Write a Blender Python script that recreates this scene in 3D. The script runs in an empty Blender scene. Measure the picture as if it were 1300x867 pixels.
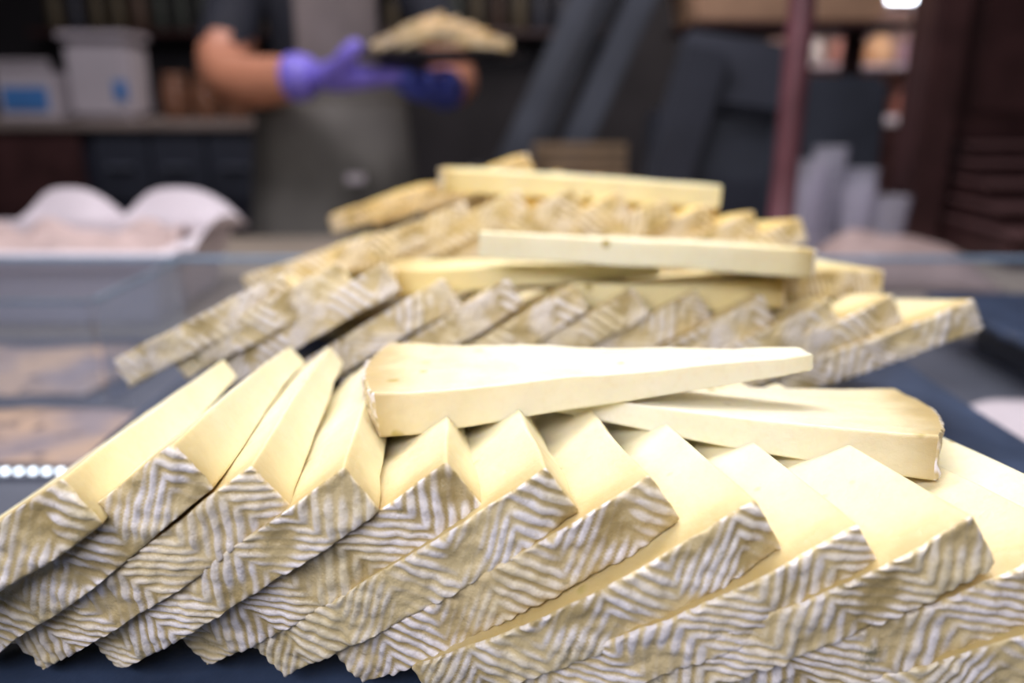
import bpy, bmesh, math, random
from mathutils import Vector, Matrix, noise, Euler
random.seed(7)
sc = bpy.context.scene
CZ = 1.12   # camera height above the shop floor
try:
    sc.view_settings.view_transform = 'Standard'
except Exception:
    pass

# ------------------------------------------------------------------ materials
def nmat(name):
    m = bpy.data.materials.new(name); m.use_nodes = True
    nt = m.node_tree; nt.nodes.clear()
    out = nt.nodes.new('ShaderNodeOutputMaterial')
    b = nt.nodes.new('ShaderNodeBsdfPrincipled')
    nt.links.new(b.outputs[0], out.inputs[0])
    return m, nt, b

def mixc(nt, fac, a, b, mode='MIX'):
    n = nt.nodes.new('ShaderNodeMix'); n.data_type = 'RGBA'; n.blend_type = mode
    for sock, v in ((n.inputs[0], fac), (n.inputs[6], a), (n.inputs[7], b)):
        if isinstance(v, bpy.types.NodeSocket): nt.links.new(v, sock)
        elif isinstance(v, (int, float)): sock.default_value = v
        else: sock.default_value = (*v, 1)
    return n.outputs[2]

def noisen(nt, scale, detail=4, rough=.55, vec=None):
    n = nt.nodes.new('ShaderNodeTexNoise')
    n.inputs['Scale'].default_value = scale; n.inputs['Detail'].default_value = detail
    n.inputs['Roughness'].default_value = rough
    if vec is None:
        tc = nt.nodes.new('ShaderNodeTexCoord'); vec = tc.outputs['Object']
    nt.links.new(vec, n.inputs['Vector'])
    return n.outputs[0]

def ramp(nt, fac, stops):
    n = nt.nodes.new('ShaderNodeValToRGB'); nt.links.new(fac, n.inputs[0])
    e = n.color_ramp.elements
    while len(e) < len(stops): e.new(.5)
    for el, (p, c) in zip(e, stops):
        el.position = p; el.color = (c, c, c, 1) if isinstance(c, (int, float)) else (*c, 1)
    return n.outputs[0]

def bump(nt, b, h, strength, dist):
    n = nt.nodes.new('ShaderNodeBump'); n.inputs['Strength'].default_value = strength
    n.inputs['Distance'].default_value = dist
    nt.links.new(h, n.inputs['Height']); nt.links.new(n.outputs[0], b.inputs['Normal'])

def simple(name, col, rough=.5, metal=0, var=.25, scale=8, bmp=0, spec=.5, col2=None):
    m, nt, b = nmat(name)
    c2 = col2 or tuple(c * (1 - var) for c in col)
    f = noisen(nt, scale)
    f2 = ramp(nt, f, [(.35, 0), (.65, 1)])
    nt.links.new(mixc(nt, f2, col, c2), b.inputs['Base Color'])
    b.inputs['Roughness'].default_value = rough; b.inputs['Metallic'].default_value = metal
    b.inputs['Specular IOR Level'].default_value = spec
    if bmp: bump(nt, b, noisen(nt, scale * 6), .5, bmp)
    return m

def emis(name, col, s):
    m, nt, b = nmat(name)
    b.inputs['Base Color'].default_value = (*col, 1)
    b.inputs['Emission Color'].default_value = (*col, 1)
    b.inputs['Emission Strength'].default_value = s
    return m

def clear_sheet(name, tint, white=0.0, ior=1.2):
    """thin clear sheet: transparent with fresnel gloss and a little haze"""
    m = bpy.data.materials.new(name); m.use_nodes = True
    nt = m.node_tree; nt.nodes.clear()
    out = nt.nodes.new('ShaderNodeOutputMaterial')
    tr = nt.nodes.new('ShaderNodeBsdfTransparent'); tr.inputs[0].default_value = (*tint, 1)
    gl = nt.nodes.new('ShaderNodeBsdfGlossy'); gl.inputs['Roughness'].default_value = .06
    gl.inputs['Color'].default_value = (.8, .85, .95, 1)
    df = nt.nodes.new('ShaderNodeBsdfDiffuse'); df.inputs[0].default_value = (.75, .75, .85, 1)
    lw = nt.nodes.new('ShaderNodeLayerWeight'); lw.inputs[0].default_value = .12
    ma = nt.nodes.new('ShaderNodeMath'); ma.operation = 'MULTIPLY'; ma.inputs[1].default_value = .45
    nt.links.new(lw.outputs['Fresnel'], ma.inputs[0])
    m1 = nt.nodes.new('ShaderNodeMixShader'); m2 = nt.nodes.new('ShaderNodeMixShader')
    m1.inputs[0].default_value = white
    nt.links.new(tr.outputs[0], m1.inputs[1]); nt.links.new(df.outputs[0], m1.inputs[2])
    nt.links.new(ma.outputs[0], m2.inputs[0]); nt.links.new(m1.outputs[0], m2.inputs[1]); nt.links.new(gl.outputs[0], m2.inputs[2])
    nt.links.new(m2.outputs[0], out.inputs[0])
    return m

def make_paste():
    m, nt, b = nmat('cheese_paste')
    tc = nt.nodes.new('ShaderNodeTexCoord')
    sep = nt.nodes.new('ShaderNodeSeparateXYZ'); nt.links.new(tc.outputs['Object'], sep.inputs[0])
    oi = nt.nodes.new('ShaderNodeObjectInfo')
    n1 = noisen(nt, 24, 4)
    base = mixc(nt, ramp(nt, n1, [(.3, 0), (.7, 1)]), (.87, .83, .63), (.82, .76, .51))
    n1b = noisen(nt, 300, 3)
    base = mixc(nt, ramp(nt, n1b, [(.5, 0), (.8, .3)]), base, (.72, .62, .36))
    nn = noisen(nt, 50, 3)
    ma = nt.nodes.new('ShaderNodeMath'); ma.operation = 'MULTIPLY_ADD'
    nt.links.new(nn, ma.inputs[0]); ma.inputs[1].default_value = -.016
    nt.links.new(sep.outputs[0], ma.inputs[2])
    def mr_(a, c, top):
        mr = nt.nodes.new('ShaderNodeMapRange'); nt.links.new(ma.outputs[0], mr.inputs[0])
        mr.interpolation_type = 'SMOOTHSTEP'
        mr.inputs[1].default_value = a; mr.inputs[2].default_value = c
        mr.inputs[3].default_value = top; mr.inputs[4].default_value = 0
        return mr.outputs[0]
    base = mixc(nt, mr_(-.005, .055, .6), base, (.74, .61, .29))
    base = mixc(nt, mr_(-.013, .007, 1), base, (.52, .39, .16))
    base = mixc(nt, 1.0, base, oi.outputs['Color'], 'MULTIPLY')
    v = nt.nodes.new('ShaderNodeTexVoronoi'); v.inputs['Scale'].default_value = 75
    nt.links.new(tc.outputs['Object'], v.inputs['Vector'])
    hole = ramp(nt, v.outputs['Distance'], [(.12, 1), (.20, 0)])
    msk = ramp(nt, noisen(nt, 35, 1), [(.52, 0), (.56, 1)])
    hm = mixc(nt, 1.0, hole, msk, 'MULTIPLY')
    base = mixc(nt, hm, base, (.46, .36, .12))
    nt.links.new(base, b.inputs['Base Color'])
    nt.links.new(ramp(nt, noisen(nt, 120, 3), [(.3, .28), (.7, .5)]), b.inputs['Roughness'])
    b.inputs['Subsurface Weight'].default_value = .3
    b.inputs['Subsurface Radius'].default_value = (1, .75, .35)
    b.inputs['Subsurface Scale'].default_value = .005
    b.inputs['Specular IOR Level'].default_value = .5
    bump(nt, b, noisen(nt, 200, 6, .68), .55, .0009)
    return m

def make_rind():
    m, nt, b = nmat('cheese_rind')
    at = nt.nodes.new('ShaderNodeAttribute'); at.attribute_name = 'ridge'
    oi = nt.nodes.new('ShaderNodeObjectInfo')
    add = nt.nodes.new('ShaderNodeVectorMath'); add.operation = 'ADD'
    tc = nt.nodes.new('ShaderNodeTexCoord'); nt.links.new(tc.outputs['Object'], add.inputs[0])
    nt.links.new(oi.outputs['Random'], add.inputs[1])
    vec = add.outputs[0]
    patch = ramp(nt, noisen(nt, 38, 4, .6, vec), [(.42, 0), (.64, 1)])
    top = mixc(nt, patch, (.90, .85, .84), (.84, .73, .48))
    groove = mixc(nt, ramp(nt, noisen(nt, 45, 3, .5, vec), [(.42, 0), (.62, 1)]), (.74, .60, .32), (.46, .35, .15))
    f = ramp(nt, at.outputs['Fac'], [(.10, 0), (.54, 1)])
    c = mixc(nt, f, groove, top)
    sp = ramp(nt, noisen(nt, 420, 4, .7, vec), [(.52, 0), (.72, .45)])
    c = mixc(nt, sp, c, (.50, .37, .16))
    mold = ramp(nt, noisen(nt, 60, 6, .75, vec), [(.62, 0), (.71, .8)])
    c = mixc(nt, mold, c, (.18, .17, .09))
    tint = mixc(nt, .55, (1, 1, 1), oi.outputs['Color'])
    c = mixc(nt, 1.0, c, tint, 'MULTIPLY')
    nt.links.new(c, b.inputs['Base Color'])
    r = ramp(nt, noisen(nt, 300, 3, .5, vec), [(.3, .18), (.7, .46)])
    nt.links.new(r, b.inputs['Roughness'])
    b.inputs['Specular IOR Level'].default_value = .75
    bump(nt, b, noisen(nt, 650, 5, .7, vec), .7, .0007)
    return m

PASTE = make_paste(); RIND = make_rind()
COL = bpy.context.collection

def empty(name, loc=(0, 0, 0)):
    e = bpy.data.objects.new(name, None); e.empty_display_size = .05
    e.location = loc; COL.objects.link(e); return e

# ------------------------------------------------------------------ cheese slice mesh (sector of a wheel)
def wedge_mesh(name, R, H, HT, T0, T1, seed, hi=True, anchor=.5, lam=.0044, P=.040, amp=.0009):
    rho = .0009
    def axis(n, L, r):
        a = [0, r * .35, r]
        a += [r + (L - 2 * r) * i / n for i in range(1, n)]
        a += [L - r, L - r * .35, L]
        return a
    nh = 140 if hi else 80
    rs = axis(14, R, rho); hs = axis(nh, H, rho); ts = axis(20 if hi else 10, 1.0, .07)
    nr, nhh, ntt = len(rs), len(hs), len(ts)
    idx = {}; verts = []; ridge = []
    rng = random.Random(seed)
    ph = rng.random() * 6; po = rng.random(); flip = rng.choice([-1, 1])
    bow = (rng.random() - .5) * .004
    def getv(i, j, k):
        key = (i, j, k)
        if key in idx: return idx[key]
        r, h, tt = rs[i], hs[j], ts[k]
        T = T0 + (T1 - T0) * (r / R)
        t = (tt - .5) * T
        q = Vector((min(max(r, rho), R - rho), min(max(h, rho), H - rho), min(max(t, -T / 2 + rho), T / 2 - rho)))
        p = Vector((r, h, t)); d = p - q
        if d.length > 1e-9: p = q + d.normalized() * rho if sum(abs(c) > 1e-9 for c in d) > 1 else p
        g = 0.0
        w = max(0, 1 - r / .0016)
        p.x -= .0065 * (1 - ((h / H - .5) * 2) ** 2) * max(0, 1 - r / (R * .6))
        if r < .0022:
            u = (h / P + po + t * flip * 8) % 1.0
            tri = abs(u - .5) * 2
            zig = tri * P * .5 * 1.0
            phi = 2 * math.pi * (t * flip * 1.0 + zig) / lam + ph
            nz = .5 * noise.noise(Vector((h * 200, t * 200, seed * 3.1))) + 1.0 * noise.noise(Vector((h * 50, t * 50, seed * 2.1)))
            s = .5 + .5 * math.sin(phi + nz * 1.2)
            seam = min(1, min(abs(u - .5), .5 - abs(u - .5)) * 2 * 10)
            s = s * (.45 + .55 * seam)
            br = noise.noise(Vector((h * 80 + 5, t * 110, seed * 1.7)))
            s = s * max(.15, min(1, .85 + br * 1.5))
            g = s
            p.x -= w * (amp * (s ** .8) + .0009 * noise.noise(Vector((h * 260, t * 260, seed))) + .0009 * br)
        tap = 1 - (1 - HT / H) * (r / R)
        p.y = p.y * tap + anchor * H * (1 - tap)
        n2 = noise.noise(Vector((r * 25 + seed, h * 25, t * 25)))
        n3 = noise.noise(Vector((r * 90 + seed, h * 90, t * 60)))
        p.z += .0011 * n2 * (1 if t > 0 else .7) + .0005 * n3
        p.y += (.0013 * n2 + .0007 * n3)
        p.z += bow * math.sin(math.pi * r / R)
        idx[key] = len(verts); verts.append(p); ridge.append(g)
        return idx[key]
    faces = []; mi = []
    def quad(a, b, c, d, m): faces.append((a, b, c, d)); mi.append(m)
    for j in range(nhh - 1):
        for k in range(ntt - 1):
            quad(getv(0, j, k), getv(0, j, k + 1), getv(0, j + 1, k + 1), getv(0, j + 1, k), 1)
            n = nr - 1
            quad(getv(n, j, k), getv(n, j + 1, k), getv(n, j + 1, k + 1), getv(n, j, k + 1), 0)
    for i in range(nr - 1):
        m = 1 if i < 2 else 0
        for j in range(nhh - 1):
            quad(getv(i, j, 0), getv(i, j + 1, 0), getv(i + 1, j + 1, 0), getv(i + 1, j, 0), m)
            k = ntt - 1
            quad(getv(i, j, k), getv(i + 1, j, k), getv(i + 1, j + 1, k), getv(i, j + 1, k), m)
        for k in range(ntt - 1):
            quad(getv(i, 0, k), getv(i + 1, 0, k), getv(i + 1, 0, k + 1), getv(i, 0, k + 1), m)
            j = nhh - 1
            quad(getv(i, j, k), getv(i, j, k + 1), getv(i + 1, j, k + 1), getv(i + 1, j, k), m)
    me = bpy.data.meshes.new(name)
    me.from_pydata(verts, [], faces)
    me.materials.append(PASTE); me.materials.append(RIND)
    me.polygons.foreach_set('material_index', mi)
    me.polygons.foreach_set('use_smooth', [True] * len(faces))
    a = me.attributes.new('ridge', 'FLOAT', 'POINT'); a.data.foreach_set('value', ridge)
    me.update()
    return me

def place(name, me, origin, xd, hd, color=(1, 1, 1), parent=None, sc_=(1, 1, 1)):
    X = Vector(xd).normalized(); Y = Vector(hd); Y = (Y - X * Y.dot(X)).normalized(); Z = X.cross(Y)
    o = bpy.data.objects.new(name, me)
    M = Matrix((X, Y, Z)).transposed().to_4x4()
    M.translation = Vector((origin[0], origin[1], origin[2] + CZ))
    o.matrix_world = M @ Matrix.Diagonal((*sc_, 1))
    o.color = (*color, 1)
    COL.objects.link(o)
    if parent:
        o.parent = parent
    return o

front = [wedge_mesh('slice_hi_%d' % i, .150, .109, .022, .0156 + .0005 * (i % 3), .0100, 11 + i) for i in range(6)]
back = [wedge_mesh('slice_lo_%d' % i, .135, .104, .020, .0160, .0105, 31 + i, hi=False, lam=.0058, P=.05, amp=.0012) for i in range(4)]

def interp(x, pts):
    if x <= pts[0][0]: return pts[0][1]
    for (a, b), (c, d) in zip(pts, pts[1:]):
        if x <= c: return b + (d - b) * (x - a) / (c - a)
    return pts[-1][1]

# row 1 -------------------------------------------------------------
row = empty('fanned_cheese_slices')
rowspec = [(-.110, 35, .003), (-.082, 39, .004), (-.062, 37, .001), (-.038, 36, .001), (-.011, 36, .002), (.0145, 36, .002), (.040, 35, .002),
           (.066, 33, .001), (.091, 31, .001), (.117, 31, .004), (.145, 29, .002), (.174, 27, .001)]
for i, (x, tl, dz) in enumerate(rowspec):
    yy = interp(x, [(-.12, .196), (-.06, .206), (.02, .201), (.07, .188), (.13, .181), (.19, .177)]) + random.uniform(-.002, .002)
    tilt = math.radians(tl + random.uniform(-.8, .8))
    H = .109
    o = (x - H * math.cos(tilt), yy, -.1630 + dz)
    xd = (.11 - .2 * x + random.uniform(-.02, .02), 1, .07 + random.uniform(-.02, .02) - .22 * max(0, x))
    c = random.uniform(.96, 1.0)
    place('cheese_slice', front[(i * 5) % 6], o, xd, (math.cos(tilt), .0, math.sin(tilt)), (1, c, c * .97), row)

# row 2
row = empty('fanned_cheese_slices')
tops = [(-.112, -.090, 27), (-.083, -.084, 28), (-.060, -.084, 30), (-.030, -.092, 31), (.002, -.092, 32), (.035, -.094, 31),
        (.066, -.097, 30), (.098, -.099, 29), (.130, -.101, 28), (.163, -.102, 26), (.197, -.101, 24), (.236, -.103, 21)]
for i, (x, zt, tl) in enumerate(tops):
    tilt = math.radians(tl); H = .104
    yy = .388 + random.uniform(-.003, .003)
    o = (x - H * math.cos(tilt), yy, zt - H * math.sin(tilt))
    place('cheese_slice', back[i % 4], o, (.06 - .2 * x + random.uniform(-.03, .03), 1, -.09), (math.cos(tilt), 0, math.sin(tilt)),
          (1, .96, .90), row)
# row 3
row = empty('fanned_cheese_slices')
tops = [(-.085, -.092, 18), (-.060, -.084, 21), (-.028, -.071, 24), (.008, -.064, 26), (.044, -.063, 26), (.076, -.065, 26),
        (.106, -.069, 25), (.136, -.074, 24), (.165, -.078, 22), (.197, -.083, 20)]
for i, (x, zt, tl) in enumerate(tops):
    tilt = math.radians(tl); H = .104
    o = (x - H * math.cos(tilt), .535 + random.uniform(-.003, .003), zt - H * math.sin(tilt))
    place('cheese_slice', back[(i + 1) % 4], o, (.06 + random.uniform(-.04, .04), 1, -.06), (math.cos(tilt), 0, math.sin(tilt)),
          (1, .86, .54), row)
# row 4
row = empty('fanned_cheese_slices')
for i, (x, zt, tl) in enumerate([(-.060, -.074, 17), (-.025, -.064, 20), (.016, -.050, 23), (.045, -.064, 20), (.08, -.068, 19), (.115, -.074, 18)]):
    tilt = math.radians(tl); H = .104
    o = (x - H * math.cos(tilt), .690, zt - H * math.sin(tilt))
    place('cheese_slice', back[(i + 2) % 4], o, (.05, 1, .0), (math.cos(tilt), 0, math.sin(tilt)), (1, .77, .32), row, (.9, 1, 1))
# supporting layers lying flat under the upper rows
row = empty('stacked_cheese_slices')
for (x, y, z) in [(-.17, .555, -.157), (-.06, .555, -.157), (.05, .56, -.157), (-.165, .565, -.1410), (-.05, .565, -.1410), (.06, .57, -.1410),
                  (-.10, .685, -.1250), (.0, .685, -.1250)]:
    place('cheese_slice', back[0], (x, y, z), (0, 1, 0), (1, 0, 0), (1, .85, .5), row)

# loose wedges -------------------------------------------------------
w1 = wedge_mesh('wedge_a', .150, .090, .012, .0158, .0060, 51, anchor=.12)
place('cheese_wedge', w1, (-.044, .235, -.0970), (.149, .014, .0120), (-.022, .09, -.012), (1, 1, 1.08))
w2 = wedge_mesh('wedge_b', .142, .094, .014, .0142, .0055, 52, anchor=.1)
place('cheese_wedge', w2, (.127, .214, -.1020), (-.132, .044, .003), (.03, .09, -.018), (1, 1, 1.08))
w3 = wedge_mesh('wedge_c', .165, .085, .02, .0145, .0120, 53, hi=False, anchor=0)
place('cheese_wedge', w3, (.148, .380, -.0765), (-.165, .01, .0080), (.0, .09, -.012), (1, .99, 1.0))
w4 = wedge_mesh('wedge_d', .140, .085, .012, .0150, .006, 54, hi=False, anchor=.1)
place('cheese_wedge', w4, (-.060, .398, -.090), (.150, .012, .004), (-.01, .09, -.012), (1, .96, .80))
w5 = wedge_mesh('wedge_e', .110, .085, .02, .0165, .012, 55, hi=False, anchor=0)
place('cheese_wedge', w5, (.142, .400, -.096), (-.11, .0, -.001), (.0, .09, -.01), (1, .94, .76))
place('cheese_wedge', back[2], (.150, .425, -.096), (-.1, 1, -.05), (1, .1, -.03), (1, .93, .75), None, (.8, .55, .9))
w6 = wedge_mesh('wedge_f', .196, .085, .03, .0160, .0155, 56, hi=False, anchor=0)
place('cheese_wedge', w6, (-.048, .562, -.0540), (.196, .0, -.0115), (.0, .09, -.005), (1, .98, .88))
w7 = wedge_mesh('wedge_g', .16, .085, .03, .023, .018, 57, hi=False, anchor=0)
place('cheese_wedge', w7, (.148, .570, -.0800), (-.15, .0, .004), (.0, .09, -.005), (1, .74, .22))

# ------------------------------------------------------------------ generic parts
def box(name, x0, x1, y0, y1, z0, z1, mat, bev=.004, parent=None, rot=None, absz=False):
    off = 0 if absz else CZ
    bm = bmesh.new(); bmesh.ops.create_cube(bm, size=1)
    c = Vector(((x0 + x1) / 2, (y0 + y1) / 2, (z0 + z1) / 2 + off))
    bmesh.ops.scale(bm, vec=(x1 - x0, y1 - y0, z1 - z0), verts=bm.verts)
    if bev: bmesh.ops.bevel(bm, geom=bm.edges[:], offset=bev, segments=2, affect='EDGES')
    me = bpy.data.meshes.new(name); bm.to_mesh(me); bm.free(); me.materials.append(mat)
    o = bpy.data.objects.new(name, me); o.location = c
    if rot: o.rotation_euler = rot
    COL.objects.link(o)
    if parent: o.parent = parent
    return o

def lathe(name, prof, mat, loc, parent=None, seg=32, scale=(1, 1, 1)):
    vs = []; fs = []
    for r, z in prof:
        for s in range(seg):
            a = 2 * math.pi * s / seg
            vs.append((r * math.cos(a) * scale[0], r * math.sin(a) * scale[1], z))
    for i in range(len(prof) - 1):
        for s in range(seg):
            t = (s + 1) % seg
            fs.append((i * seg + s, i * seg + t, (i + 1) * seg + t, (i + 1) * seg + s))
    me = bpy.data.meshes.new(name); me.from_pydata(vs, [], fs); me.materials.append(mat)
    for p in me.polygons: p.use_smooth = True
    o = bpy.data.objects.new(name, me); o.location = (loc[0], loc[1], loc[2] + CZ); COL.objects.link(o)
    if parent: o.parent = parent
    return o

M_slate = simple('slate', (.042, .064, .120), .42, 0, .4, 25, .001)
M_steel = simple('brushed_steel', (.17, .185, .235), .30, .3, .3, 5)
M_plinth = simple('plinth_dark', (.03, .035, .05), .4, 0, .3, 8)
M_work = simple('worktop_beige', (.38, .32, .26), .35, 0, .2, 6)
M_navy = simple('navy_panel', (.016, .018, .032), .45, 0, .3, 6)
M_dark = simple('dark_grey_plastic', (.032, .036, .052), .45, 0, .3, 6)
M_dark2 = simple('slate_grey_plastic', (.054, .062, .084), .5, 0, .3, 6)
M_brown = simple('reddish_brown_wood', (.064, .028, .028), .4, 0, .4, 14)
M_maroon = simple('maroon_paint', (.17, .065, .080), .35, 0, .3, 14)
M_nose = simple('worn_wood_edge', (.15, .08, .08), .35, 0, .3, 14)  # paler brown strip along the top of each base step
M_white = simple('white_card', (.64, .58, .63), .7, 0, .1, 6)
M_card = simple('tan_cardboard', (.52, .32, .20), .7, 0, .2, 10)
M_wall = simple('dark_wall', (.026, .023, .030), .7, 0, .4, 3)
M_floor = simple('floor_tile', (.05, .045, .045), .5, 0, .3, 3)
M_ceil = simple('ceiling_paint', (.05, .05, .05), .8, 0, .2, 3)
M_glass = clear_sheet('tinted_glass', (.92, .95, .98), .06)
M_edge = simple('glass_edge', (.30, .42, .56), .2, 0, .2, 20)
M_edge2 = simple('glass_edge_side', (.20, .25, .32), .2, 0, .2, 20)
M_cup = clear_sheet('clear_plastic', (.93, .90, .96), .30)
M_blue = simple('blue_print', (.06, .20, .50), .5)
M_jar = simple('amber_jar', (.20, .09, .05), .2)
M_black = simple('black_cloth', (.008, .010, .020), .8, 0, .3, 20)
M_apron = simple('apron_grey_cloth', (.165, .155, .140), .85, 0, .25, 9, .002)
M_bib = simple('apron_bib_cloth', (.18, .15, .145), .85, 0, .25, 9, .002)
M_skin = simple('skin', (.52, .22, .13), .5, 0, .2, 14)
M_glove = simple('nitrile_glove_violet', (.22, .17, .70), .4, 0, .25, 18)
M_glove2 = simple('nitrile_glove_blue', (.07, .10, .50), .4, 0, .25, 18)
M_hair = simple('dark_hair', (.02, .012, .008), .6)
M_plate = simple('black_plate', (.008, .008, .010), .3)
M_crate = simple('crate_wood', (.24, .16, .09), .6, 0, .3, 20)

mp, nt, b = nmat('stained_paper')  # paper colour broken into random tan, grey and dark blotches
f = ramp(nt, noisen(nt, 12, 5), [(.42, 0), (.6, 1)])
c = mixc(nt, f, (.48, .34, .25), (.26, .22, .24))
f = ramp(nt, noisen(nt, 45, 3), [(.60, 0), (.66, 1)])
c = mixc(nt, f, c, (.09, .08, .10))
nt.links.new(c, b.inputs['Base Color']); b.inputs['Roughness'].default_value = .35
M_paper = mp

# ------------------------------------------------------------------ room
box('floor', -3.2, 3.2, -2, 5, -.05, 0, M_floor, 0, absz=True)
box('ceiling', -3.2, 3.2, -2, 5, 2.9, 2.95, M_ceil, 0, absz=True)
box('wall_back', -3.2, 3.2, 5, 5.1, 0, 2.9, M_wall, 0, absz=True)
box('wall_left', -3.3, -3.2, -2, 5, 0, 2.9, M_wall, 0, absz=True)
box('wall_right', 3.2, 3.3, -2, 5, 0, 2.9, M_wall, 0, absz=True)
box('wall_front', -3.2, 3.2, -2.1, -2, 0, 2.9, M_wall, 0, absz=True)

e = empty('display_counter')
box('body', -1.6, 1.5, .05, .855, -1.12, -.275, M_navy, .006, e)
box('well_floor', -1.6, 1.5, .05, .86, -.275, -.260, M_steel, .002, e)
box('riser', -.19, .245, .09, .77, -.260, -.1787, M_plinth, .004, e)
e = empty('glass_screen')
box('pane_back', -1.5, .62, .842, .850, -.2595, -.167, M_glass, .0006, e)
box('edge_strip_back', -1.5, .62, .841, .851, -.1668, -.162, M_edge, .001, e)
box('pane_side', -.364, -.358, .665, .84, -.2595, -.167, M_glass, .0006, e)
box('edge_strip_side', -.365, -.357, .660, .84, -.1668, -.164, M_edge2, .001, e)
box('pane_front', -1.5, -.366, .655, .661, -.2595, -.167, M_glass, .0006, e)
box('edge_strip_front', -1.5, -.357, .654, .6595, -.1668, -.164, M_edge2, .001, e)

def slate(name, x0, x1, y0, y1, ztop, th, seed):
    N = 26; pts = []
    def edge(ax, ay, bx, by):
        for i in range(N):
            t = i / N
            pts.append(Vector((ax + (bx - ax) * t, ay + (by - ay) * t, 0)))
    edge(x0, y0, x1, y0); edge(x1, y0, x1, y1); edge(x1, y1, x0, y1); edge(x0, y1, x0, y0)
    bm = bmesh.new(); rings = []
    cx, cy = (x0 + x1) / 2, (y0 + y1) / 2
    for (z, ins) in ((-th, .002), (-th * .4, 0), (0, .0025)):
        r = []
        for p in pts:
            n = .0022 * noise.noise(Vector((p.x * 60, p.y * 60, seed + z * 200)))
            dx, dy = cx - p.x, cy - p.y; L = math.hypot(dx, dy)
            r.append(bm.verts.new((p.x + dx / L * (ins + n), p.y + dy / L * (ins + n), CZ + ztop + z)))
        rings.append(r)
    M = len(pts)
    for a, b_ in zip(rings, rings[1:]):
        for i in range(M):
            bm.faces.new((a[i], a[(i + 1) % M], b_[(i + 1) % M], b_[i]))
    bm.faces.new(rings[-1]); bm.faces.new(rings[0][::-1])
    me = bpy.data.meshes.new(name); bm.to_mesh(me); bm.free(); me.materials.append(M_slate)
    o = bpy.data.objects.new(name, me); COL.objects.link(o); return o
slate('slate_board', -.218, .272, .085, .80, -.1715, .0070, 1)
e = empty('board_riser'); box('riser_block', .50, .92, .68, .82, -.2595, -.209, M_plinth, .004, e)
slate('slate_board', .45, .96, .655, .835, -.2, .009, 4)

def sheet(name, x0, x1, y0, y1, z, amp, mat, seed, n=30, sc_=9):
    vs = []; fs = []
    for j in range(n + 1):
        for i in range(n + 1):
            x = x0 + (x1 - x0) * i / n; y = y0 + (y1 - y0) * j / n
            h = abs(noise.noise(Vector((x * sc_, y * sc_, seed)))) * amp + abs(noise.noise(Vector((x * sc_ * 3, y * sc_ * 3, seed)))) * amp * .3
            vs.append((x + .01 * noise.noise(Vector((y * 20, seed, 0))), y + .01 * noise.noise(Vector((x * 20, seed, 3))), CZ + z + h))
    for j in range(n):
        for i in range(n):
            a = j * (n + 1) + i; fs.append((a, a + 1, a + n + 2, a + n + 1))
    me = bpy.data.meshes.new(name); me.from_pydata(vs, [], fs); me.materials.append(mat)
    for p in me.polygons: p.use_smooth = True
    o = bpy.data.objects.new(name, me); COL.objects.link(o)
    s = o.modifiers.new('s', 'SOLIDIFY'); s.thickness = .0006
    return o
sheet('stained_paper', -.80, -.385, .675, .82, -.2585, .004, M_paper, 2)
sheet('stained_paper', -.80, -.24, .535, .640, -.2585, .004, M_paper, 6)
sheet('white_cloth', .36, .62, .42, .64, -.258, .02, M_white, 5)

M_led_glint = emis('led_white', (.85, .93, 1), 3.5)  # glowing dots stand in for LED reflections on the steel floor
for sx in (-1, 1):
    e = empty('led_strip')
    x0, x1 = (-.60, -.30) if sx < 0 else (.33, .60)
    yl = .515 if sx < 0 else .405
    box('rail', x0, x1, yl - .005, yl + .005, -.2595, -.256, M_steel, .0005, e)  # added bar under the glowing reflection dots
    for i in range(30):
        x = x0 + (i + .5) * (x1 - x0) / 30
        box('led_%d' % i, x - .002, x + .002, yl - .002, yl + .002, -.2559, -.254, M_led_glint, .0005, e)

e = empty('service_worktop')
box('top', -1.6, 1.5, .868, 1.57, -.285, -.26, M_work, .004, e)
box('front_panel', -1.6, 1.5, .875, 1.56, -1.12, -.287, M_navy, .004, e)
e = empty('rear_cabinet')
box('cabinet_body', .2, 1.5, 1.62, 2.25, -1.12, -.30, M_navy, .004, e)
box('cabinet_top', .19, 1.5, 1.61, 2.26, -.298, -.275, M_dark, .004, e)

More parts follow.
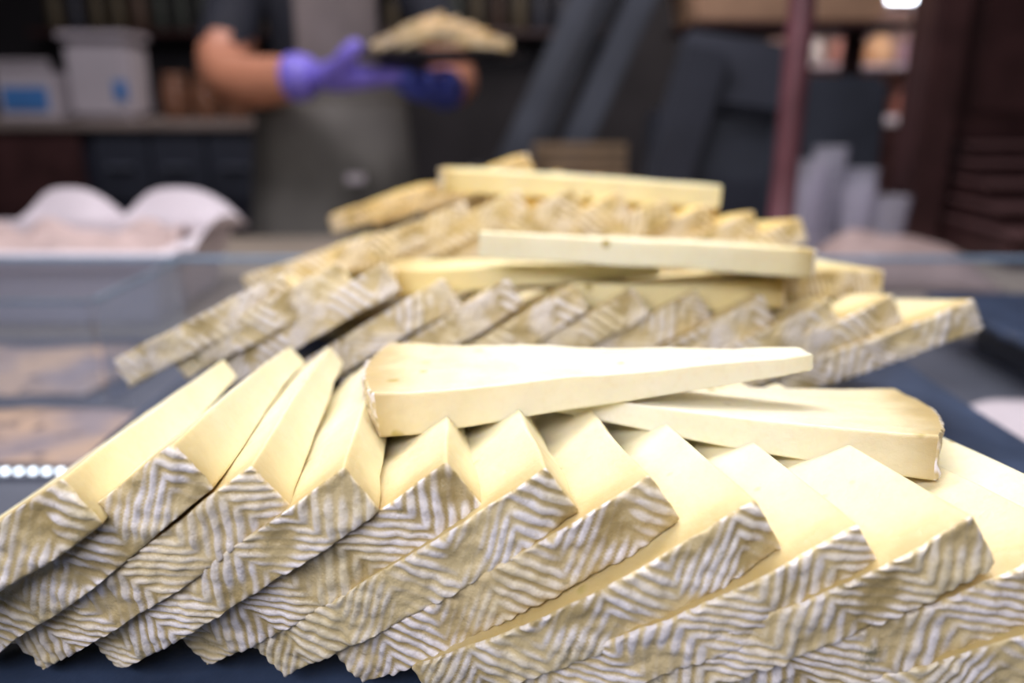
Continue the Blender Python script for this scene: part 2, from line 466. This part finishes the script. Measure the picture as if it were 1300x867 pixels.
def paper_tray():
    x0, x1, y0, y1 = -.76, -.43, .92, 1.12
    z0, z1 = -.2585, -.168
    fl = .025
    bm = bmesh.new()
    def v(x, y, z): return bm.verts.new((x, y, z + CZ))
    b0 = [v(x0, y0, z0), v(x1, y0, z0), v(x1, y1, z0), v(x0, y1, z0)]
    t0 = [v(x0 - fl, y0 - fl, z1), v(x1 + fl, y0 - fl, z1), v(x1 + fl, y1 + fl, z1), v(x0 - fl, y1 + fl, z1)]
    bm.faces.new(b0[::-1])
    for i in range(4):
        bm.faces.new((b0[i], b0[(i + 1) % 4], t0[(i + 1) % 4], t0[i]))
    t1 = [v(x0 - fl - .012, y0 - fl - .012, z1 - .004), v(x1 + fl + .012, y0 - fl - .012, z1 - .004), v(x1 + fl + .012, y1 + fl + .012, z1 - .004), v(x0 - fl - .012, y1 + fl + .012, z1 - .004)]
    for i in range(4): bm.faces.new((t0[i], t0[(i + 1) % 4], t1[(i + 1) % 4], t1[i]))
    for (cx, w) in ((-.655, .072), (-.495, .085)):
        prev = None; n = 16
        for i in range(n + 1):
            u = -1 + 2 * i / n
            hx = cx + u * w
            hz = z1 + .046 * (1 - abs(u) ** 2.6)
            by = y1 + fl
            a = v(hx, by, z1 - .002); c = v(hx, by + .05 - .02 * (1 - u * u), hz)
            if prev: bm.faces.new((prev[0], a, c, prev[1]))
            prev = (a, c)
    prev = None
    for i in range(13):
        u = -1 + 2 * i / 12
        y = (y0 + y1) / 2 + u * .10
        a = v(x1 + fl, y, z1 - .002); c = v(x1 + fl + .03, y, z1 - .002 + .026 * (1 - u * u))
        if prev: bm.faces.new((prev[0], a, c, prev[1]))
        prev = (a, c)
    me = bpy.data.meshes.new('paper_tray'); bm.to_mesh(me); bm.free(); me.materials.append(M_white)
    e = empty('paper_food_tray')
    o = bpy.data.objects.new('tray_shell', me); COL.objects.link(o); o.parent = e
    s = o.modifiers.new('s', 'SOLIDIFY'); s.thickness = .003
    bv = o.modifiers.new('b', 'BEVEL'); bv.width = .002; bv.segments = 2
    s = sheet('liner', x0 + .0, x1 - .0, y0 + .0, y1 + .01, -.190, .05, simple('liner_paper', (.55, .42, .40), .7), 12, 24, 14)
    s.parent = e
paper_tray()

e = empty('maroon_post')
lathe('pole', [(.001, -.2595), (.045, -.2595), (.045, -.25), (.03, -.245), (.022, -.235), (.0195, -.10), (.0205, .1), (.0195, .4), (.0195, 1.75)], M_maroon, (.443, 1.30, 0), e)
lathe('collar', [(.0205, .20), (.028, .203), (.028, .222), (.0205, .225)], M_maroon, (.443, 1.30, 0), e)

e = empty('wooden_pilaster')
box('post', .72, .785, 1.44, 1.53, -.2595, 1.1, M_brown, .006, e)
box('panel', .79, 1.45, 1.49, 1.55, -.07, 1.1, M_brown, .004, e)
box('inner_frame', .82, 1.43, 1.478, 1.489, -.02, 1.05, M_brown, .004, e)
for q, (za, zb_, yy) in enumerate([(-.2595, -.20, 1.24), (-.199, -.165, 1.30), (-.164, -.13, 1.35), (-.129, -.10, 1.40), (-.099, -.071, 1.445)]):
    box('base_step_%d' % q, .795 + q * .005, 1.48 - q * .006, yy, 1.55, za, zb_ - .010, M_brown, .006, e)
    box('base_nosing_%d' % q, .792 + q * .005, 1.483 - q * .006, yy - .008, 1.55, zb_ - .0099, zb_ - .001, M_nose, .003, e)

e = empty('plastic_cups')
for i, (x, y, h) in enumerate([(.52, 1.40, .16), (.575, 1.46, .18), (.60, 1.38, .13), (.64, 1.47, .15), (.665, 1.39, .11), (.54, 1.48, .12)]):
    prof = [(.001, 0), (.022, 0)]
    k = int(h / .02)
    for q in range(k):
        z = q * .02
        prof += [(.022 + .008 * q / k, z + .002), (.024 + .008 * q / k, z + .018), (.026 + .008 * q / k, z + .02)]
    lathe('cup_stack_%d' % i, prof, M_cup, (x, y, -.2595), e, 20)
def paper_bag():
    vs = []; fs = []; n = 20
    x0, x1, y0, y1 = .45, .70, 1.08, 1.24
    for j in range(n + 1):
        for i in range(n + 1):
            u = i / n; v = j / n
            x = x0 + (x1 - x0) * u; y = y0 + (y1 - y0) * v
            h = .085 * (1 - abs(2 * u - 1) ** 4) * (1 - abs(2 * v - 1) ** 3) * (1 - .45 * u)
            h += .014 * noise.noise(Vector((x * 22, y * 22, 3))) * (h / .07)
            vs.append((x, y, CZ - .258 + max(h, 0)))
    for j in range(n):
        for i in range(n):
            a = j * (n + 1) + i; fs.append((a, a + 1, a + n + 2, a + n + 1))
    me = bpy.data.meshes.new('paper_bag'); me.from_pydata(vs, [], fs); me.materials.append(simple('bag_paper', (.42, .31, .29), .7))
    for p in me.polygons: p.use_smooth = True
    o = bpy.data.objects.new('paper_bag', me); COL.objects.link(o)
    s = o.modifiers.new('s', 'SOLIDIFY'); s.thickness = .001
paper_bag()

def bar(name, a, b_, w, d, mat, parent):
    a = Vector(a); b_ = Vector(b_); L = (b_ - a).length
    o = box(name, 0, w, 0, d, 0, L, mat, .006, parent)
    z = (b_ - a).normalized(); x = Vector((1, 0, 0)); x = (x - z * x.dot(z)).normalized(); y = z.cross(x)
    M = Matrix((x, y, z)).transposed().to_4x4(); M.translation = (a + b_) / 2 + Vector((0, 0, CZ))
    o.matrix_world = M; return o
e = empty('inclined_slicer_frame')
bar('rail_left', (-.01, 2.1, -.20), (.27, 2.1, .40), .10, .20, M_dark2, e)
bar('rail_right', (.13, 2.08, -.16), (.39, 2.08, .42), .07, .20, M_dark2, e)
bar('carriage', (.05, 1.96, -.10), (.25, 1.96, .34), .025, .03, M_dark, e)
box('base', -.12, .18, 1.95, 2.25, -.26, -.17, M_dark, .01, e)
box('pedestal', -.12, .18, 1.95, 2.25, -1.12, -.262, M_navy, .01, e)
e = empty('wooden_crate')
for i in range(3):
    box('slat_front_%d' % i, .05, .27, 1.90, 1.91, -.165 + i * .025, -.145 + i * .025, M_crate, .002, e)
for i in range(3):
    box('slat_side_%d' % i, .05, .06, 1.80, 1.90, -.165 + i * .025, -.145 + i * .025, M_crate, .002, e)
box('crate_floor', .05, .27, 1.80, 1.91, -.175, -.167, M_crate, .002, e)
box('crate_foot', .21, .26, 1.82, 1.89, -.274, -.176, M_crate, .002, e)

e = empty('cash_register')
box('body', .34, .70, 1.80, 2.10, -.2745, -.02, M_dark2, .015, e)
box('screen_back', .36, .60, 1.78, 1.84, -.03, .13, M_dark, .012, e, rot=(math.radians(-18), math.radians(8), 0))
box('drawer', .36, .68, 1.79, 1.80, -.26, -.17, M_dark, .004, e)
box('side_unit', .56, .78, 1.72, 2.02, -.2745, .05, M_dark2, .015, e, rot=(0, math.radians(0), math.radians(8)))
box('slanted_panel', .31, .42, 1.74, 1.78, -.25, .11, M_dark, .01, e, rot=(0, math.radians(14), 0))
e = empty('counter_shelf')
box('shelf_board', .40, .92, 1.86, 2.2, .155, .168, M_brown, .003, e)
box('shelf_post', .86, .90, 2.14, 2.19, -.2745, .154, M_brown, .003, e)
e = empty('cardboard_box')
zb = .169
box('bottom', .42, .82, 1.90, 2.14, zb, zb + .006, M_card, .001, e)
box('side_front', .42, .82, 1.885, 1.891, zb + .006, zb + .11, M_card, .001, e, rot=(math.radians(12), 0, 0))
box('side_back', .42, .82, 2.146, 2.152, zb + .006, zb + .11, M_card, .001, e, rot=(math.radians(-12), 0, 0))
box('side_left', .405, .411, 1.89, 2.15, zb + .006, zb + .11, M_card, .001, e, rot=(0, math.radians(-12), 0))
box('side_right', .829, .835, 1.89, 2.15, zb + .006, zb + .11, M_card, .001, e, rot=(0, math.radians(12), 0))

e = empty('back_counter')
box('top', -2.7, -.74, 2.45, 3.15, -.085, -.06, simple('grey_top', (.26, .21, .19), .4), .004, e)
box('carcass', -2.7, -.76, 2.50, 3.13, -1.12, -.087, M_navy, .004, e)
box('brown_panel', -2.7, -1.32, 2.47, 2.495, -1.1, -.09, M_brown, .004, e)
for i in range(3):
    x = -1.28 + i * .175
    box('drawer_%d' % i, x, x + .165, 2.475, 2.497, -.30, -.10, M_dark, .004, e)
    box('door_front_%d' % i, x, x + .165, 2.475, 2.497, -.95, -.31, M_navy, .004, e)
    box('handle_%d' % i, x + .04, x + .12, 2.455, 2.474, -.20, -.188, M_steel, .003, e)
M_wc = simple('white_plastic', (.46, .42, .46), .6, 0, .1, 6)
e = empty('white_container')
box('tub', -1.40, -1.20, 2.60, 2.76, -.0595, .18, M_wc, .02, e)
box('lid', -1.41, -1.19, 2.59, 2.77, .181, .205, M_wc, .008, e)
box('label', -1.25, -1.21, 2.592, 2.5995, -.0, .06, M_blue, .001, e)
e = empty('printed_carton')
box('carton', -1.60, -1.42, 2.56, 2.70, -.0595, .085, M_wc, .006, e)
box('print_band', -1.58, -1.44, 2.553, 2.5595, -.03, .04, M_blue, .001, e)
box('carton_flap', -1.60, -1.42, 2.56, 2.565, .086, .12, M_wc, .001, e, rot=(math.radians(25), 0, 0))
e = empty('glass_jars')
for i in range(4):
    lathe('jar_%d' % i, [(.001, 0), (.04, 0), (.045, .01), (.045, .10), (.035, .12), (.035, .125), (.038, .127), (.038, .145), (.001, .146)], M_jar, (-1.12 + i * .10, 2.75, -.0595), e, 20)
e = empty('wall_shelf')
for i, z in enumerate((.35, .75)):
    box('board_%d' % i, -2.7, .6, 4.70, 4.99, z, z + .03, M_brown, .003, e)
cols = [(.08, .045, .03), (.04, .045, .07), (.09, .07, .04), (.03, .04, .035)]
ms = [simple('package_%d' % i, c, .5) for i, c in enumerate(cols)]
for i in range(26):
    w = random.uniform(.06, .11)
    x = -2.6 + i * .12
    lathe('package_%d' % i, [(.001, 0), (w * .45, 0), (w * .48, .01), (w * .48, .15), (w * .3, .20), (w * .3, .24), (.001, .241)], random.choice(ms), (x, 4.83, .381), e, 14)

e = empty('lit_deli_case')
box('case_base', 1.25, 2.4, 3.4, 4.1, -1.12, -.10, M_brown, .01, e)
box('case_floor', 1.25, 2.4, 3.4, 4.1, -.099, -.07, M_white, .005, e)
box('case_back', 1.25, 2.4, 4.05, 4.1, -.069, .42, simple('warm_back', (.6, .36, .26), .6), .004, e)
box('case_top', 1.25, 2.4, 3.5, 4.1, .421, .46, M_white, .005, e)
box('light_tube', 1.3, 2.35, 3.52, 3.55, .395, .42, emis('cool_tube', (.85, .9, 1), 12), .005, e)
box('mid_shelf', 1.27, 2.38, 3.6, 4.04, .14, .15, M_white, .002, e)
fm = [simple('food_%d' % i, c, .5) for i, c in enumerate([(.75, .40, .18), (.6, .25, .18), (.75, .62, .5), (.5, .3, .33)])]
for i in range(14):
    x = 1.33 + (i % 7) * .155; z = -.069 if i < 7 else .151
    lathe('food_%d' % i, [(.001, 0), (.055, 0), (.065, .03), (.055, .08), (.03, .12), (.001, .13)], fm[(i * 3 + i // 7) % 4], (x, 3.75, z), e, 16)

# ------------------------------------------------------------------ person
def skin_mesh(name, vs, edges, mats, pick=None, sub=2, parent=None):
    me = bpy.data.meshes.new(name + '_src')
    me.from_pydata([(v[0], v[1], v[2] + CZ) for v in vs], edges, [])
    o = bpy.data.objects.new(name + '_src', me); COL.objects.link(o)
    m = o.modifiers.new('skin', 'SKIN'); m.use_smooth_shade = True
    m.branch_smoothing = .6
    sk = me.skin_vertices[0].data
    for i, v in enumerate(vs):
        r = v[3]; sk[i].radius = (r if not isinstance(r, tuple) else r[0], r if not isinstance(r, tuple) else r[1])
    sk[0].use_root = True
    s = o.modifiers.new('sub', 'SUBSURF'); s.levels = sub; s.render_levels = sub
    bpy.context.view_layer.update()
    dg = bpy.context.evaluated_depsgraph_get()
    em = bpy.data.meshes.new_from_object(o.evaluated_get(dg))
    em.name = name
    bpy.data.objects.remove(o)
    em.materials.clear()
    for mt in mats: em.materials.append(mt)
    for p in em.polygons:
        p.use_smooth = True
        if pick: p.material_index = pick(p.center)
    ob = bpy.data.objects.new(name, em); COL.objects.link(ob)
    if parent: ob.parent = parent
    return ob

person = empty('shopkeeper')
J = [
 (-.43, 1.95, -.16, (.155, .115)),
 (-.43, 1.94, -.02, (.145, .110)),
 (-.43, 1.94, .14, (.155, .120)),
 (-.43, 1.95, .28, (.150, .105)),
 (-.43, 1.95, .38, .058),
 (-.42, 1.93, .45, .060),
 (-.41, 1.92, .53, (.075, .085)),
 (-.41, 1.93, .60, (.078, .092)),
 (-.41, 1.935, .655, .055),
 (-.59, 1.93, .31, .076),
 (-.620, 1.88, .17, .070),
 (-.630, 1.80, .055, .062),
 (-.560, 1.735, .034, .060),
 (-.46, 1.68, .040, .050),
 (-.395, 1.660, .048, .038),
 (-.26, 1.94, .31, .070),
 (-.175, 1.91, .17, .058),
 (-.125, 1.87, .04, .052),
 (-.120, 1.80, .03, .050),
 (-.150, 1.715, .026, .034),
 (-.53, 1.96, -.28, .095),
 (-.54, 1.95, -.62, .065), (-.54, 1.98, -1.02, .042), (-.55, 1.90, -1.08, .036), (-.56, 1.80, -1.085, .03),
 (-.33, 1.96, -.28, .095),
 (-.32, 1.95, -.62, .065), (-.32, 1.98, -1.02, .042), (-.31, 1.90, -1.08, .036), (-.30, 1.80, -1.085, .03)]
E = [(0, 1), (1, 2), (2, 3), (3, 4), (4, 5), (5, 6), (6, 7), (7, 8), (3, 9), (9, 10), (10, 11), (11, 12), (12, 13), (13, 14),
     (3, 15), (15, 16), (16, 17), (17, 18), (18, 19), (0, 20), (20, 21), (21, 22), (22, 23), (23, 24), (0, 25), (25, 26), (26, 27), (27, 28), (28, 29)]
def pick(c):
    z = c.z - CZ
    if z > .36: return 1 if not (z > .575 and c.y > 1.90) and z < .66 else 2
    if z < -.98: return 0
    if c.x < -.56 and z < .12 and c.y < 1.87: return 1
    if c.x > -.215 and z < .13 and z > -.1: return 1
    if c.y < 1.79 and z > -.05: return 1
    return 0
body = skin_mesh('body', J, E, [M_black, M_skin, M_hair], pick, 2, person)
lathe('nose', [(.001, .02), (.008, .008), (.012, -.01), (.009, -.018), (.001, -.02)], M_skin, (-.395, 1.845, .545), person, 12)
for sx in (-.03, .03):
    lathe('eye', [(.001, .010), (.008, .006), (.011, 0), (.008, -.006), (.001, -.010)], M_white, (-.405 + sx, 1.858, .575), person, 12)
lathe('mouth', [(.001, .005), (.018, .002), (.022, 0), (.018, -.003), (.001, -.006)], simple('lips', (.4, .12, .1), .5), (-.40, 1.858, .505), person, 16, (1, .4, 1))
for sx in (-.082, .082):
    lathe('ear', [(.001, .03), (.012, .02), (.014, 0), (.010, -.02), (.001, -.028)], M_skin, (-.41 + sx, 1.935, .56), person, 12, (.5, 1.2, 1))

def hand(name, wrist, knuckles, chains, thumb, mat, palm):
    parts = []
    for i, (k, ch) in enumerate(zip(knuckles, chains)):
        vs = [(*wrist, .032), (*[(a + b_) / 2 for a, b_ in zip(wrist, k)], .034), (*k, .025)]
        rr = [.0165, .0145, .0120]
        for p, r in zip(ch, rr): vs.append((*p, r))
        parts.append(skin_mesh('finger_%d' % i, vs, [(j, j + 1) for j in range(len(vs) - 1)], [mat]))
    vs = [(*palm, .028)] + [(*p, r) for p, r in zip(thumb, (.023, .0180, .0145))]
    parts.append(skin_mesh('thumb', vs, [(j, j + 1) for j in range(len(vs) - 1)], [mat]))
    bpy.ops.object.select_all(action='DESELECT')
    for p in parts: p.select_set(True)
    bpy.context.view_layer.objects.active = parts[0]
    bpy.ops.object.join()
    parts[0].name = name; parts[0].parent = person
    return parts[0]
dx = .078
S = lambda pts: [(p[0] + dx, p[1], p[2] - .006) for p in pts]
kn = S([(-.365, 1.592, .050), (-.360, 1.617, .052), (-.362, 1.643, .052), (-.368, 1.668, .050)])
ch = [S([(-.325, 1.575, .050), (-.298, 1.567, .052), (-.280, 1.564, .056)]),
      S([(-.312, 1.607, .050), (-.280, 1.603, .051), (-.258, 1.601, .054)]),
      S([(-.316, 1.641, .050), (-.286, 1.641, .051), (-.264, 1.641, .054)]),
      S([(-.330, 1.675, .048), (-.305, 1.679, .050), (-.290, 1.681, .054)])]
hand('right_hand', (-.390, 1.658, .046), kn, ch, S([(-.405, 1.596, .066), (-.386, 1.568, .090), (-.358, 1.566, .110)]), M_glove, (-.365, 1.638, .048))
skin_mesh('right_cuff', [(-.455, 1.683, .043, .056), (-.43, 1.672, .045, .051), (-.385, 1.656, .046, .042)], [(0, 1), (1, 2)], [M_glove], parent=person)
kn = [(-.195, 1.635, .026), (-.175, 1.628, .028), (-.150, 1.626, .028), (-.127, 1.632, .026)]
ch = [[(-.218, 1.600, .034), (-.230, 1.575, .042), (-.232, 1.558, .050)],
      [(-.186, 1.588, .034), (-.194, 1.558, .042), (-.196, 1.540, .050)],
      [(-.150, 1.584, .034), (-.154, 1.554, .042), (-.154, 1.536, .050)],
      [(-.118, 1.595, .034), (-.118, 1.572, .042), (-.118, 1.556, .050)]]
hand('left_hand', (-.150, 1.712, .022), kn, ch, [(-.205, 1.675, .034), (-.228, 1.650, .042), (-.240, 1.630, .048)], M_glove2, (-.170, 1.695, .024))
skin_mesh('left_cuff', [(-.135, 1.76, .025, .052), (-.145, 1.73, .024, .046), (-.150, 1.705, .022, .040)], [(0, 1), (1, 2)], [M_glove2], parent=person)

def apron(name, a0, a1, z0, z1, rx, ry, cx, cy, mat, flare=0, fold=.006):
    vs = []; fs = []; na, nz = 40, 24
    for j in range(nz + 1):
        z = z0 + (z1 - z0) * j / nz; k = 1 - j / nz
        for i in range(na + 1):
            a = math.radians(a0 + (a1 - a0) * i / na)
            r = 1 + flare * min(1, k * 2.2) + fold * 4 * math.sin(a * 9 + 1) * k
            vs.append((cx + math.sin(a) * rx * r, cy - math.cos(a) * ry * r, z + CZ))
    for j in range(nz):
        for i in range(na):
            q = j * (na + 1) + i; fs.append((q, q + 1, q + na + 2, q + na + 1))
    me = bpy.data.meshes.new(name); me.from_pydata(vs, [], fs); me.materials.append(mat)
    for p in me.polygons: p.use_smooth = True
    o = bpy.data.objects.new(name, me); COL.objects.link(o); o.parent = person
    s = o.modifiers.new('s', 'SOLIDIFY'); s.thickness = .004
    return o
apron('apron_skirt', -95, 110, -.70, .02, .172, .165, -.425, 1.94, M_apron, .20, .012)
apron('apron_waistband', -150, 150, .0, .045, .176, .168, -.425, 1.94, M_apron, 0, 0)
apron('apron_bib', -8, 48, .03, .30, .188, .168, -.43, 1.94, M_bib, 0, 0)
box('apron_logo', -.355, -.315, 1.715, 1.719, -.17, -.15, M_white, .001, person)

e = empty('cheese_platter')
lathe('plate', [(.001, .070), (.11, .070), (.155, .079), (.162, .086), (.158, .088), (.11, .078), (.001, .076)], M_plate, (-.135, 1.60, 0), e, 48, (1, .72, 1))
for i in range(8):
    x = -.255 + i * .022
    place('cheese_slice', back[i % 4], (x, 1.540 + random.uniform(-.01, .01), .090 + .004 * min(i, 4)), (.05, 1, .10), (.90, 0, .42 - .07 * i), (1, .76, .40), e, (.75, .95, 1.2))
for i in range(4):
    x = -.205 + i * .026
    place('cheese_slice', back[(i + 2) % 4], (x, 1.575, .124 + .002 * i), (.05, 1, .08), (.90, 0, .30 - .14 * i), (1, .80, .46), e, (.7, .8, 1.1))

# ------------------------------------------------------------------ lights
def area(name, loc, target, sx, sy, power, col):
    l = bpy.data.lights.new(name, 'AREA'); l.shape = 'RECTANGLE'; l.size = sx; l.size_y = sy
    l.energy = power; l.color = col
    o = bpy.data.objects.new(name, l); o.location = (loc[0], loc[1], loc[2] + CZ)
    d = Vector(target) - Vector(loc); o.rotation_euler = d.to_track_quat('-Z', 'Y').to_euler()
    COL.objects.link(o); return o
area('counter_lamp', (.05, .45, .62), (0, .40, -.15), .9, .18, 5.8, (1, .97, .92))
area('front_lamp', (-.30, -.35, .42), (0, .25, -.15), .9, .2, 7.8, (.91, .90, 1))
area('aisle_lamp', (-.6, 1.0, 1.5), (-.4, 1.9, 0), .8, .3, 22, (.98, .92, .96))
area('worktop_lamp', (.3, 1.1, 1.4), (.2, 1.2, -.3), 1.6, .3, 13, (.96, .92, 1))
area('back_lamp', (-1.0, 3.4, 1.6), (-.9, 3.2, 0), 1.5, .3, 18, (1, .88, .82))
area('right_lamp', (1.7, 3.0, 1.5), (1.6, 3.6, 0), 1.2, .3, 32, (1, .88, .80))
w = bpy.data.worlds.new('world'); sc.world = w; w.use_nodes = True
w.node_tree.nodes['Background'].inputs[0].default_value = (.55, .52, .62, 1)
w.node_tree.nodes['Background'].inputs[1].default_value = .12

# ------------------------------------------------------------------ camera
cam = bpy.data.cameras.new('camera'); co = bpy.data.objects.new('camera', cam); COL.objects.link(co)
co.location = (0, 0, CZ); co.rotation_euler = (math.radians(90 - 17), 0, 0)
cam.sensor_width = 36; cam.lens = 36 * 1000 / 1300; cam.clip_start = .01
cam.dof.use_dof = True; cam.dof.focus_distance = .228; cam.dof.aperture_fstop = 4.8
sc.camera = co
